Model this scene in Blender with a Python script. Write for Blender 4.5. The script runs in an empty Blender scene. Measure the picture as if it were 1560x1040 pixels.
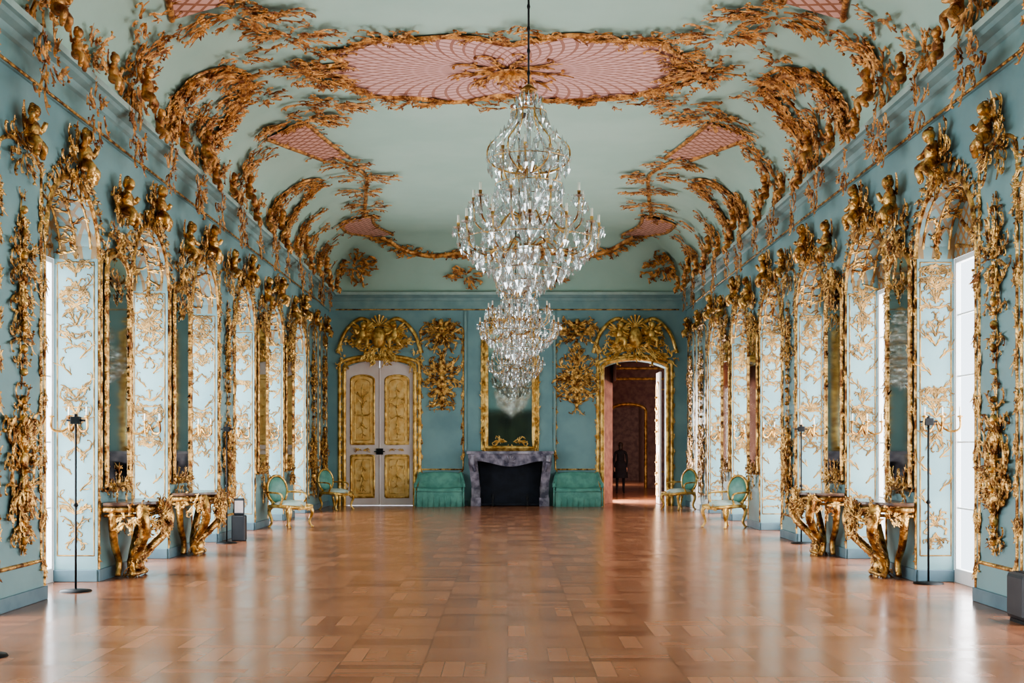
import bpy, math, random
from mathutils import Vector
pi=math.pi; sin=math.sin; cos=math.cos
HW=4.7; YB=32.75; YR=-6.0; ZC=5.6; H=6.9; FU=3.1; LC=2.2; VE=31.1
scene=bpy.context.scene
try:
    scene.view_settings.view_transform='AgX'
    scene.view_settings.look='AgX - Medium High Contrast'
except Exception: pass

# ---------------------------------------------------------------- materials
def srgb(r,g,b):
    f=lambda c:(c/255/12.92) if c/255<=0.04045 else ((c/255+0.055)/1.055)**2.4
    return (f(r),f(g),f(b),1)
def newmat(name):
    m=bpy.data.materials.new(name); m.use_nodes=True
    nt=m.node_tree; b=nt.nodes['Principled BSDF']
    return m,nt,b
def N(nt,t,**k):
    n=nt.nodes.new(t)
    for a,v in k.items(): setattr(n,a,v)
    return n
def MATH(nt,op,a,b=None,c=None):
    n=nt.nodes.new('ShaderNodeMath'); n.operation=op
    for i,x in enumerate((a,b,c)):
        if x is None: continue
        if isinstance(x,(int,float)): n.inputs[i].default_value=x
        else: nt.links.new(x,n.inputs[i])
    return n.outputs[0]
def noisy(name,c1,c2,scale=3,rough=.5,metal=0,bump=0,bscale=40,detail=4,spec=None):
    m,nt,b=newmat(name)
    geo=N(nt,'ShaderNodeNewGeometry')
    no=N(nt,'ShaderNodeTexNoise'); no.inputs['Scale'].default_value=scale; no.inputs['Detail'].default_value=detail
    nt.links.new(geo.outputs['Position'],no.inputs['Vector'])
    r=N(nt,'ShaderNodeValToRGB'); r.color_ramp.elements[0].position=.38; r.color_ramp.elements[1].position=.62
    r.color_ramp.elements[0].color=c1; r.color_ramp.elements[1].color=c2
    nt.links.new(no.outputs['Fac'],r.inputs['Fac']); nt.links.new(r.outputs['Color'],b.inputs['Base Color'])
    b.inputs['Roughness'].default_value=rough; b.inputs['Metallic'].default_value=metal
    if spec is not None: b.inputs['Specular IOR Level'].default_value=spec
    if bump:
        n2=N(nt,'ShaderNodeTexNoise'); n2.inputs['Scale'].default_value=bscale
        nt.links.new(geo.outputs['Position'],n2.inputs['Vector'])
        bp=N(nt,'ShaderNodeBump'); bp.inputs['Strength'].default_value=bump; bp.inputs['Distance'].default_value=.02
        nt.links.new(n2.outputs['Fac'],bp.inputs['Height']); nt.links.new(bp.outputs['Normal'],b.inputs['Normal'])
    return m
M_WALL=noisy('wall_paint',srgb(112,146,151),srgb(128,161,164),1.2,.42)
M_CEIL=noisy('ceiling_paint',srgb(158,186,173),srgb(166,192,179),.8,.7)
M_CORN=noisy('cornice_paint',srgb(116,148,149),srgb(132,160,160),3,.5)
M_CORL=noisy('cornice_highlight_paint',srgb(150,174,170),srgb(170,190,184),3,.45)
M_GOLD=noisy('gilding',srgb(112,66,26),srgb(240,192,118),9,.32,.72,.7,30)
M_GOLDC=noisy('ceiling_gilding',srgb(126,72,34),srgb(232,172,104),8,.4,.5,.7,30)
M_GOLDL=noisy('pale_gilding',srgb(176,126,56),srgb(248,208,130),8,.34,.6,.4,40)
M_GOLDR=noisy('matt_gilding',srgb(112,84,44),srgb(186,146,88),8,.5,.3,.3,40)
M_WHITE=noisy('white_lacquer',srgb(222,204,200),srgb(232,218,214),2,.35)
M_WIN=noisy('window_paint',srgb(225,230,232),srgb(235,238,240),2,.4)
M_GREEN=noisy('green_silk',srgb(86,140,128),srgb(108,160,146),6,.45)
M_CREAM=noisy('seat_silk',srgb(176,200,190),srgb(208,218,208),6,.5)
M_MARB=noisy('grey_marble',srgb(84,80,98),srgb(156,148,162),5,.25,0,0,40,8)
M_MARB2=noisy('dark_marble',srgb(70,52,46),srgb(120,92,76),9,.2,0,0,40,8)
M_BLACK=noisy('soot',srgb(12,16,28),srgb(22,28,42),4,.8)  # even near-black colour for the firebox interior
M_IRON=noisy('black_iron',srgb(20,20,22),srgb(34,34,36),8,.45,.6)
M_GREY=noisy('grey_plastic',srgb(40,44,50),srgb(50,54,60),4,.4)
M_BASE=noisy('baseboard_paint',srgb(88,114,126),srgb(104,130,140),3,.45)
M_WAX=noisy('wax',srgb(236,230,214),srgb(244,240,228),5,.5)
M_BROWN=noisy('old_rose_damask',srgb(124,90,84),srgb(158,120,108),5,.6)
M_BACKDROP=noisy('dark_curtain',srgb(22,36,30),srgb(50,66,46),2,.7)
M_COAT=noisy('dark_cloth',srgb(16,16,22),srgb(26,26,34),9,.8)
M_SKIN=noisy('skin',srgb(196,146,120),srgb(206,156,130),9,.5)
M_HAIR=noisy('hair',srgb(34,24,18),srgb(50,36,26),30,.5)
M_MIRR,nt,b=newmat('mirror_glass'); b.inputs['Metallic'].default_value=1; b.inputs['Roughness'].default_value=.04; b.inputs['Base Color'].default_value=(.55,.58,.52,1)

def crystal():
    m,nt,b=newmat('crystal'); out=nt.nodes['Material Output']
    tr=N(nt,'ShaderNodeBsdfTransparent'); tr.inputs[0].default_value=(.84,.88,.88,1)
    gl=N(nt,'ShaderNodeBsdfGlossy'); gl.inputs['Color'].default_value=(.85,.85,.85,1); gl.inputs['Roughness'].default_value=.05
    df=N(nt,'ShaderNodeBsdfDiffuse'); df.inputs[0].default_value=(.66,.7,.7,1)
    a=N(nt,'ShaderNodeMixShader'); a.inputs[0].default_value=.22
    nt.links.new(gl.outputs[0],a.inputs[1]); nt.links.new(df.outputs[0],a.inputs[2])
    c=N(nt,'ShaderNodeMixShader'); c.inputs[0].default_value=.48
    nt.links.new(tr.outputs[0],c.inputs[1]); nt.links.new(a.outputs[0],c.inputs[2])
    nt.links.new(c.outputs[0],out.inputs[0]); return m
M_CRYS=crystal()

def lattice(name,pink,gold,mode,k=5.0,lw=.12,axes='XY'):
    m,nt,b=newmat(name)
    geo=N(nt,'ShaderNodeNewGeometry'); s=N(nt,'ShaderNodeSeparateXYZ'); nt.links.new(geo.outputs['Position'],s.inputs[0])
    X=s.outputs[axes[0]]; Y=s.outputs[axes[1]]
    if mode=='diag':
        a=MATH(nt,'MULTIPLY',MATH(nt,'ADD',X,Y),k); c=MATH(nt,'MULTIPLY',MATH(nt,'SUBTRACT',X,Y),k)
    else:
        yy=MATH(nt,'MULTIPLY',MATH(nt,'SUBTRACT',Y,17.7),1.5)
        th=MATH(nt,'MULTIPLY',MATH(nt,'ARCTAN2',yy,X),56/(2*pi))
        rr=MATH(nt,'MULTIPLY',MATH(nt,'SQRT',MATH(nt,'ADD',MATH(nt,'MULTIPLY',X,X),MATH(nt,'MULTIPLY',yy,yy))),k)
        a=MATH(nt,'ADD',th,rr); c=MATH(nt,'SUBTRACT',th,rr)
    def line(t): 
        f=MATH(nt,'FRACT',t); return MATH(nt,'LESS_THAN',MATH(nt,'ABSOLUTE',MATH(nt,'SUBTRACT',f,.5)),lw)
    mx=MATH(nt,'MAXIMUM',line(a),line(c))
    mix=N(nt,'ShaderNodeMix',data_type='RGBA'); nt.links.new(mx,mix.inputs[0]); mix.inputs[6].default_value=pink; mix.inputs[7].default_value=gold
    nt.links.new(mix.outputs[2],b.inputs['Base Color']); b.inputs['Roughness'].default_value=.5
    return m
M_PINKO=lattice('pink_sunburst',srgb(216,172,166),srgb(164,116,102),'rad',2.6,.12)
M_PINKB=lattice('pink_trellis',srgb(210,160,148),srgb(152,102,80),'diag',4.5,.14)
M_LATT=lattice('arch_trellis',srgb(128,140,136),srgb(150,108,60),'diag',6.0,.15,'YZ')
M_LATS=lattice('soffit_trellis',srgb(112,142,144),srgb(140,112,76),'diag',5.5,.12,'XY')

def parquet():
    m,nt,b=newmat('parquet')
    geo=N(nt,'ShaderNodeNewGeometry'); s=N(nt,'ShaderNodeSeparateXYZ'); nt.links.new(geo.outputs['Position'],s.inputs[0])
    k=1/.6
    x=MATH(nt,'MULTIPLY',s.outputs['X'],k); y=MATH(nt,'MULTIPLY',s.outputs['Y'],k)
    fx=MATH(nt,'FLOOR',x); fy=MATH(nt,'FLOOR',y)
    par=MATH(nt,'FLOORED_MODULO',MATH(nt,'ADD',fx,fy),2)
    ux=MATH(nt,'FRACT',x); uy=MATH(nt,'FRACT',y)
    inv=MATH(nt,'SUBTRACT',1,par)
    p=MATH(nt,'ADD',MATH(nt,'MULTIPLY',ux,par),MATH(nt,'MULTIPLY',uy,inv))
    q=MATH(nt,'MULTIPLY',p,4); idx=MATH(nt,'FLOOR',q)
    cv=N(nt,'ShaderNodeCombineXYZ'); nt.links.new(fx,cv.inputs[0]); nt.links.new(fy,cv.inputs[1]); nt.links.new(idx,cv.inputs[2])
    wn=N(nt,'ShaderNodeTexWhiteNoise'); nt.links.new(cv.outputs[0],wn.inputs['Vector'])
    cv2=N(nt,'ShaderNodeCombineXYZ'); nt.links.new(fx,cv2.inputs[0]); nt.links.new(fy,cv2.inputs[1])
    wn2=N(nt,'ShaderNodeTexWhiteNoise'); nt.links.new(cv2.outputs[0],wn2.inputs['Vector'])
    gr=N(nt,'ShaderNodeTexNoise'); gr.inputs['Scale'].default_value=1.3; gr.inputs['Detail'].default_value=5; nt.links.new(geo.outputs['Position'],gr.inputs['Vector'])
    val=MATH(nt,'ADD',MATH(nt,'MULTIPLY',wn.outputs['Value'],.35),MATH(nt,'ADD',MATH(nt,'MULTIPLY',wn2.outputs['Value'],.15),MATH(nt,'ADD',MATH(nt,'MULTIPLY',par,.15),MATH(nt,'MULTIPLY',gr.outputs['Fac'],.4))))
    r=N(nt,'ShaderNodeValToRGB'); r.color_ramp.elements[0].color=srgb(112,66,46); r.color_ramp.elements[1].color=srgb(184,124,90)
    nt.links.new(val,r.inputs['Fac'])
    e=MATH(nt,'LESS_THAN',MATH(nt,'ABSOLUTE',MATH(nt,'SUBTRACT',MATH(nt,'FRACT',q),.5)),.47)
    ed=MATH(nt,'LESS_THAN',MATH(nt,'MAXIMUM',MATH(nt,'ABSOLUTE',MATH(nt,'SUBTRACT',ux,.5)),MATH(nt,'ABSOLUTE',MATH(nt,'SUBTRACT',uy,.5))),.488)
    f=MATH(nt,'ADD',MATH(nt,'MULTIPLY',MATH(nt,'MULTIPLY',e,ed),.35),.65)
    mix=N(nt,'ShaderNodeMix',data_type='RGBA'); mix.blend_type='MULTIPLY'; mix.inputs[0].default_value=1
    nt.links.new(r.outputs['Color'],mix.inputs[6]); cc=N(nt,'ShaderNodeCombineColor')
    for i in range(3): nt.links.new(f,cc.inputs[i])
    nt.links.new(cc.outputs[0],mix.inputs[7]); nt.links.new(mix.outputs[2],b.inputs['Base Color'])
    nt.links.new(MATH(nt,'ADD',MATH(nt,'MULTIPLY',wn.outputs['Value'],.06),.19),b.inputs['Roughness'])
    b.inputs['Specular IOR Level'].default_value=.75
    n2=N(nt,'ShaderNodeTexNoise'); n2.inputs['Scale'].default_value=3.5; nt.links.new(geo.outputs['Position'],n2.inputs['Vector'])
    h=MATH(nt,'ADD',n2.outputs['Fac'],MATH(nt,'MULTIPLY',wn.outputs['Value'],.05))
    bp=N(nt,'ShaderNodeBump'); bp.inputs['Strength'].default_value=.08; bp.inputs['Distance'].default_value=.02
    nt.links.new(h,bp.inputs['Height']); nt.links.new(bp.outputs['Normal'],b.inputs['Normal'])
    return m
M_FLOOR=parquet()

# ---------------------------------------------------------------- geometry core
class Geo:
    def __init__(s): s.v=[]; s.f=[]; s.m=[]
    def add(s,vs,fs,mat=0):
        o=len(s.v); s.v.extend(vs); s.f.extend([tuple(i+o for i in f) for f in fs]); s.m.extend([mat]*len(fs))
    def box(s,x0,x1,y0,y1,z0,z1,mat=0):
        s.add([(x0,y0,z0),(x1,y0,z0),(x1,y1,z0),(x0,y1,z0),(x0,y0,z1),(x1,y0,z1),(x1,y1,z1),(x0,y1,z1)],
              [(0,3,2,1),(4,5,6,7),(0,1,5,4),(1,2,6,5),(2,3,7,6),(3,0,4,7)],mat)
    def quad(s,a,b,c,d,mat=0): s.add([a,b,c,d],[(0,1,2,3)],mat)
    def obj(s,name,mats,parent=None,smooth=False,bevel=0,loc=None):
        me=bpy.data.meshes.new(name); me.from_pydata(s.v,[],s.f)
        for m in mats: me.materials.append(m)
        me.polygons.foreach_set('material_index',s.m)
        me.polygons.foreach_set('use_smooth',[smooth]*len(s.f)); me.update()
        o=bpy.data.objects.new(name,me); scene.collection.objects.link(o)
        if parent: o.parent=parent
        if loc: o.location=loc
        if bevel:
            b=o.modifiers.new('bevel','BEVEL'); b.width=bevel; b.segments=2; b.limit_method='ANGLE'
        return o
def empty(name,loc=(0,0,0)):
    e=bpy.data.objects.new(name,None); e.empty_display_size=.2; e.location=loc; scene.collection.objects.link(e); return e
def linkcopy(me,name,parent,loc=(0,0,0)):
    o=bpy.data.objects.new(name,me); scene.collection.objects.link(o); o.parent=parent; o.location=loc; return o
ID=lambda u,v,w:(u,v,w)
def smoothpath(P,n=5):
    out=[]; d=len(P[0])
    for i in range(len(P)-1):
        p0=P[max(i-1,0)];p1=P[i];p2=P[i+1];p3=P[min(i+2,len(P)-1)]
        for j in range(n):
            t=j/n
            out.append(tuple(.5*(2*p1[k]+(p2[k]-p0[k])*t+(2*p0[k]-5*p1[k]+4*p2[k]-p3[k])*t*t+(3*p1[k]-p0[k]-3*p2[k]+p3[k])*t**3) for k in range(d)))
    out.append(tuple(P[-1])); return out
RING=[(-1,0),(-.7,.7),(0,1),(.7,.7),(1,0)]
def rib(g,pts,rad,M,w0=0,mat=0,h=.9):
    n=len(pts); vs=[]
    for i in range(n):
        a=pts[max(i-1,0)]; b=pts[min(i+1,n-1)]
        dx=b[0]-a[0]; dy=b[1]-a[1]; L=math.hypot(dx,dy) or 1; nx=-dy/L; ny=dx/L
        r=rad(i/(n-1)) if callable(rad) else rad
        for o,k in RING: vs.append(M(pts[i][0]+nx*o*r,pts[i][1]+ny*o*r,w0+k*r*h))
    fs=[(i*5+j,i*5+j+1,(i+1)*5+j+1,(i+1)*5+j) for i in range(n-1) for j in range(4)]
    g.add(vs,fs,mat)
def tube(g,pts,rad,M=ID,mat=0,ns=7,cap=True):
    n=len(pts); vs=[]; P=[Vector(p) for p in pts]; up=Vector((0.13,.21,.97))
    for i in range(n):
        t=(P[min(i+1,n-1)]-P[max(i-1,0)]); t.normalize()
        a=t.cross(up)
        if a.length<.15: a=t.cross(Vector((1,0,0)))
        a.normalize(); b=t.cross(a); r=rad(i/(n-1)) if callable(rad) else rad
        for j in range(ns):
            q=P[i]+a*(r*cos(2*pi*j/ns))+b*(r*sin(2*pi*j/ns)); vs.append(M(q.x,q.y,q.z))
    fs=[(i*ns+j,i*ns+(j+1)%ns,(i+1)*ns+(j+1)%ns,(i+1)*ns+j) for i in range(n-1) for j in range(ns)]
    if cap: fs+= [tuple(range(ns))[::-1],tuple(range((n-1)*ns,n*ns))]
    g.add(vs,fs,mat)
def ell(g,cx,cy,cz,rx,ry,rz,M=ID,mat=0,nu=8,nv=5):
    vs=[M(cx,cy,cz+rz)]
    for i in range(1,nv):
        a=pi*i/nv
        for j in range(nu):
            b=2*pi*j/nu; vs.append(M(cx+rx*sin(a)*cos(b),cy+ry*sin(a)*sin(b),cz+rz*cos(a)))
    vs.append(M(cx,cy,cz-rz)); fs=[]
    for j in range(nu): fs.append((0,1+j,1+(j+1)%nu))
    for i in range(nv-2):
        for j in range(nu):
            a=1+i*nu; fs.append((a+j,a+nu+j,a+nu+(j+1)%nu,a+(j+1)%nu))
    e=len(vs)-1; a=1+(nv-2)*nu
    for j in range(nu): fs.append((e,a+(j+1)%nu,a+j))
    g.add(vs,fs,mat)
def lathe(g,prof,cx,cy,mat=0,ns=12,z0=0):
    vs=[];n=len(prof)
    for r,z in prof:
        for j in range(ns): vs.append((cx+r*cos(2*pi*j/ns),cy+r*sin(2*pi*j/ns),z0+z))
    fs=[(i*ns+j,i*ns+(j+1)%ns,(i+1)*ns+(j+1)%ns,(i+1)*ns+j) for i in range(n-1) for j in range(ns)]
    g.add(vs,fs,mat)
def scroll(x,y,a,L,c0,c1,n=13):
    pts=[(x,y)]; ds=L/n
    for i in range(n):
        t=i/n; a+=(c0+(c1-c0)*t*t)*ds; x+=cos(a)*ds; y+=sin(a)*ds; pts.append((x,y))
    return pts,a
def leaf(g,x,y,a,L,W,M,w0=0,curl=0,mat=0,lift=.3):
    n=6; vs=[]; ds=L/n
    for i in range(n+1):
        t=i/n; hw=W*sin(pi*min(1,(.12+t*.88)))**.8*(1.15 if i%2 else .8) if i<n else 0.002
        nx=-sin(a); ny=cos(a); z=w0+lift*L*t*t*.6
        vs+=[M(x-nx*hw,y-ny*hw,z),M(x,y,z+W*.55),M(x+nx*hw,y+ny*hw,z)]
        a+=curl*ds/L; x+=cos(a)*ds; y+=sin(a)*ds
    fs=[]
    for i in range(n): fs+= [(i*3,i*3+1,i*3+4,i*3+3),(i*3+1,i*3+2,i*3+5,i*3+4)]
    g.add(vs,fs,mat)
def spray(g,x,y,a,L,M,rng,sg=1,w0=0,mat=0,nl=6,fat=1):
    r=L*.045*fat
    pts,_=scroll(x,y,a,L,sg*-1.4/L,sg*10/L)
    rib(g,pts,lambda t:r*(1.1-.75*t)+.003,M,w0,mat)
    ell(g,pts[-1][0],pts[-1][1],w0+r*.6,r*1.1,r*1.1,r*1.1,M,mat,6,4)
    for i in range(nl):
        k=1+int(i*10/nl); p=pts[k]; q=pts[k+1]; h=math.atan2(q[1]-p[1],q[0]-p[0]); sd=1 if i%2 else -1
        leaf(g,p[0],p[1],h+sd*rng.uniform(.4,1.1),L*rng.uniform(.2,.4),L*rng.uniform(.035,.065)*fat,M,w0+r*.3,-sd*rng.uniform(.2,1.6),mat)
def rosette(g,x,y,r,M,w0=0,mat=0):
    for i in range(6): leaf(g,x,y,i*pi/3,r,r*.3,M,w0,.3,mat)
    ell(g,x,y,w0+r*.2,r*.3,r*.3,r*.3,M,mat,6,4)
def cluster(g,cx,cy,wx,wy,n,M,rng,w0=0,mat=0,size=None,sym=False,fat=1):
    s0=size or max(wx,wy)*.75
    for i in range(n):
        a=rng.uniform(0,2*pi); rr=rng.random()**.6*.6
        x=cx+cos(a)*wx*rr; y=cy+sin(a)*wy*rr; dr=math.atan2(sin(a)*wy,cos(a)*wx)+rng.uniform(-.6,.6)
        s=s0*rng.uniform(.5,1.1); sg=rng.choice((-1,1)); w=w0+rng.uniform(0,.06)
        spray(g,x,y,dr,s,M,rng,sg,w,mat,5,fat)
        if sym:
            spray(g,2*cx-x,y,pi-dr,s,M,rng,-sg,w,mat,5,fat)
    for i in range(max(2,n//4)):
        rosette(g,cx+rng.uniform(-.6,.6)*wx,cy+rng.uniform(-.6,.6)*wy,s0*.16,M,w0+.05,mat)
def shell(g,x,y,r,M,w0=0,mat=0,a0=0,span=pi,n=9):
    for i in range(n):
        a=a0+span*i/(n-1)
        L=r*(.8+.2*sin(pi*i/(n-1)))
        pts=[(x+cos(a)*L*t/5,y+sin(a)*L*t/5) for t in range(6)]
        rib(g,pts,lambda t:r*(.02+.1*t),M,w0,mat)
def putto(g,x,y,s,M,rng,w0=0,mat=0,wings=True):
    f=rng.choice((-1,1)); T=lambda a,b,c:(x+f*a*s,y+b*s,w0+c*s)
    ell(g,x,y+.42*s,w0+.12*s,.125*s,.18*s,.11*s,M,mat,10,7)
    ell(g,x,y+.28*s,w0+.12*s,.135*s,.12*s,.12*s,M,mat,10,6)
    ell(g,x+f*.03*s,y+.71*s,w0+.16*s,.1*s,.115*s,.105*s,M,mat,10,7)
    for _ in range(6):
        aa=rng.uniform(0,pi); ell(g,x+f*.03*s+.08*s*cos(aa),y+.74*s+.08*s*sin(aa),w0+.14*s,.035*s,.035*s,.045*s,M,mat,6,4)
    tube(g,[T(0,.52,.12),T(0,.66,.15)],.06*s,M,mat)
    up=rng.uniform(-.12,.2)
    tube(g,smoothpath([T(.09,.54,.12),T(.21,.47+up*.4,.18),T(.3,.48+up,.24)],3),lambda t:s*(.06-.02*t),M,mat)
    tube(g,smoothpath([T(-.09,.54,.12),T(-.2,.43,.18),T(-.22,.52+up*.5,.26)],3),lambda t:s*(.06-.02*t),M,mat)
    tube(g,smoothpath([T(.06,.27,.14),T(.17,.2,.28),T(.15,.04,.24),T(.19,.0,.27)],3),lambda t:s*(.085-.045*t),M,mat)
    tube(g,smoothpath([T(-.06,.27,.14),T(-.12,.14,.26),T(-.2,.04,.2),T(-.25,.02,.22)],3),lambda t:s*(.085-.045*t),M,mat)
    if wings:
        for q in (-1,1):
            for j in range(4): leaf(g,x+q*.05*s,y+.52*s,pi/2-q*(.5+.28*j),s*(.42-.05*j),s*.05,M,w0+.03*s,-q*.5,mat)
def trophy(g,cx,z0,z1,hw,M,rng,w0=0,mat=0,dens=1,fat=1):
    hh=z1-z0; n=max(3,int(hh/.28*dens))
    rib(g,[(cx+.02*sin(i),z0+hh*i/20) for i in range(21)],.012,M,w0,mat)
    for i in range(n):
        t=(i+.5)/n; z=z0+hh*t; wd=hw*(.35+.65*sin(pi*t)**.7)*rng.uniform(.75,1.1)
        a=rng.uniform(.1,1.1)*rng.choice((-1,1)); sg=rng.choice((-1,1)); L=wd*rng.uniform(1,1.5)
        for m in (0,1):
            spray(g,cx,z,a if not m else pi-a,L,M,rng,sg if not m else -sg,w0+.01,mat,5,fat)
        if i%2==0: rosette(g,cx,z,wd*.28,M,w0+.03,mat)
        else: ell(g,cx,z,w0+.03,wd*.16,wd*.25,.04,M,mat,8,5)
def outline_arch(cx,z0,z1,hw,rise,n=14):
    P=[(cx-hw,z0),(cx-hw,z0+.5*(z1-z0)),(cx-hw,z1)]
    for i in range(1,n): P.append((cx-hw*cos(pi*i/n),z1+rise*sin(pi*i/n)))
    P+=[(cx+hw,z1),(cx+hw,z0+.5*(z1-z0)),(cx+hw,z0),(cx,z0),(cx-hw,z0)]
    return P
def frameline(g,P,r,M,w0=0,mat=0):
    Q=[]
    for i in range(len(P)-1):
        L=math.hypot(P[i+1][0]-P[i][0],P[i+1][1]-P[i][1]); k=max(1,int(L/.25))
        for j in range(k): Q.append((P[i][0]+(P[i+1][0]-P[i][0])*j/k,P[i][1]+(P[i+1][1]-P[i][1])*j/k))
    Q.append(P[-1]); rib(g,Q,r,M,w0,mat)

def Mside(s,off=0): return lambda u,v,w:(s*(HW-w-off),u,v)
def Mback(u,v,w): return (u,YB-w,v)
def Mrev(y): return lambda u,v,w:(u,y-w,v)
def ceilP(u,v,w=0):
    a=abs(u); sg=1 if u>=0 else -1
    tu=0 if a<=FU else min((a-FU)/LC,1.0)*pi/2
    tv=0 if v<=VE else min((v-VE)/LC,1.0)*pi/2
    x=sg*(min(a,FU)+1.5*sin(tu)); y=min(v,VE)+1.5*sin(tv)
    if tu>=tv: d=1-cos(tu); n=(-sg*sin(tu),0,-cos(tu))
    else: d=1-cos(tv); n=(0,-sin(tv),-cos(tv))
    return (x+n[0]*w,y+n[1]*w,H-1.3*d+n[2]*w)

# ---------------------------------------------------------------- shell
PITCH=2.95; KS=list(range(-6,6)); far=lambda k:14.3+PITCH*k
OW={-1:1.6,1:1.75}; DP={-1:.5,1:.42}; ZS=3.7; RISE=.72
g=Geo(); g.box(-5.6,5.6,YR-.3,YB+.6,-.1,0); g.box(1.5,7.5,YB+.6,58,-.1,0); g.obj('floor',[M_FLOOR])
for s,nm in ((-1,'left'),(1,'right')):
    g=Geo(); X=s*HW; D=s*(HW+DP[s]); b=Geo(); prev=YR
    def F(y0,y1,z0,z1): g.quad((X,y0,z0),(X,y1,z0),(X,y1,z1),(X,y0,z1))
    def base(y0,y1): b.box(min(s*(HW-.025),X),max(s*(HW-.025),X),y0,y1,0,.14)
    for k in KS:
        yf=far(k); yo=yf-OW[s]; F(prev,yo,0,ZC+.02); base(prev,yo)
        n=16; A=[(yo+(yf-yo)*(.5-.5*cos(pi*i/n)),ZS+RISE*sin(pi*i/n)) for i in range(n+1)]
        for i in range(n):
            (ya,za),(yb,zb)=A[i],A[i+1]
            g.quad((X,ya,za),(X,yb,zb),(X,yb,ZC+.02),(X,ya,ZC+.02))
            g.quad((X,ya,za),(X,yb,zb),(D,yb,zb),(D,ya,za),2)
            g.quad((D,ya,ZS),(D,yb,ZS),(D,yb,zb),(D,ya,za),1)
        for y in (yo,yf): g.quad((X,y,0),(D,y,0),(D,y,ZS),(X,y,ZS))
        b.box(min(X,D),max(X,D),yf-.025,yf,0,.14)
        prev=yf
    F(prev,YB,0,ZC+.02); base(prev,YB)
    g.obj('wall_'+nm,[M_WALL,M_LATT,M_LATS]); b.obj('baseboard_'+nm,[M_BASE],bevel=.008)
DOORS=[(-3.36,.9),(3.35,.83)]
def doortop(cx,hw,x): t=(x-cx)/hw; return 3.62+.2*(1-t*t)
g=Geo(); xs=-HW
for cx,hw in DOORS:
    g.quad((xs,YB,0),(cx-hw,YB,0),(cx-hw,YB,ZC),(xs,YB,ZC))
    n=12
    for i in range(n):
        x0=cx-hw+2*hw*i/n; x1=x0+2*hw/n; z0=doortop(cx,hw,x0); z1=doortop(cx,hw,x1)
        g.quad((x0,YB,z0),(x1,YB,z1),(x1,YB,ZC),(x0,YB,ZC)); g.quad((x0,YB,z0),(x1,YB,z1),(x1,YB+.5,z1),(x0,YB+.5,z0))
        g.quad((x0,YB+.5,z0),(x1,YB+.5,z1),(x1,YB+.5,ZC),(x0,YB+.5,ZC))
    for x in (cx-hw,cx+hw): g.quad((x,YB,0),(x,YB+.5,0),(x,YB+.5,3.62),(x,YB,3.62))
    xs=cx+hw
g.quad((xs,YB,0),(HW,YB,0),(HW,YB,ZC),(xs,YB,ZC))
g.obj('wall_back',[M_WALL])
b=Geo()
for x0,x1 in ((-2.32,-1.05),(1.2,2.4)): b.box(x0,x1,YB-.025,YB,0,.14)
b.obj('baseboard_back',[M_BASE],bevel=.008)
g=Geo(); g.quad((-HW,YR,0),(HW,YR,0),(HW,YR,ZC),(-HW,YR,ZC))
g.quad((-HW,YR,ZC),(HW,YR,ZC),(HW,YR,H+.1),(-HW,YR,H+.1)); g.obj('wall_rear',[M_WALL])
g=Geo()
for q in (-1,1):
    P=[(q*(.02+1.5*i/30),YR+.14+.05*sin(i*1.3)) for i in range(31)]
    g.add([(p[0],p[1],.01) for p in P]+[(p[0],p[1],3.4) for p in P],[(i,i+1,32+i,31+i) for i in range(30)])
g.box(-1.7,1.7,YR+.02,YR+.22,3.35,3.6); g.obj('portiere_curtain',[M_BACKDROP],None,True)  # added behind the camera so the overmantel mirror reflects something dark
g=Geo(); us=[-FU-LC+LC*i/12 for i in range(12)]+[-FU,-1.5,0,1.5]+[FU+LC*i/12 for i in range(13)]
vsv=[YR,0,8,16,24]+[VE+LC*i/12 for i in range(13)]
vv=[ceilP(u,v) for v in vsv for u in us]; nu=len(us)
g.add(vv,[(j*nu+i,j*nu+i+1,(j+1)*nu+i+1,(j+1)*nu+i) for j in range(len(vsv)-1) for i in range(nu-1)])
g.obj('ceiling',[M_CEIL],smooth=True)
prof=[(0,5.12),(.03,5.12),(.04,5.17),(.04,5.36),(.07,5.38),(.1,5.44),(.17,5.47),(.2,5.5),(.24,5.51),(.24,5.58),(.2,5.6),(.06,5.61)]
g=Geo()
for i in range(len(prof)-1):
    vs=[]
    for w,z in prof[i:i+2]: vs+=[(-(HW-w),YR,z),(-(HW-w),YB-w,z),(HW-w,YB-w,z),(HW-w,YR,z)]
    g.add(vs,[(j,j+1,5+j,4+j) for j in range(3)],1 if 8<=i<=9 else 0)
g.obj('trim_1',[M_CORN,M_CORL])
g=Geo()
for s in (-1,1): rib(g,[(YR+i*.6,5.14) for i in range(64)],.016,Mside(s),.045)
rib(g,[(-4.5+i*.5,5.14) for i in range(19)],.016,Mback,.045)
g.obj('trim_2',[M_GOLD],smooth=True)

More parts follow.
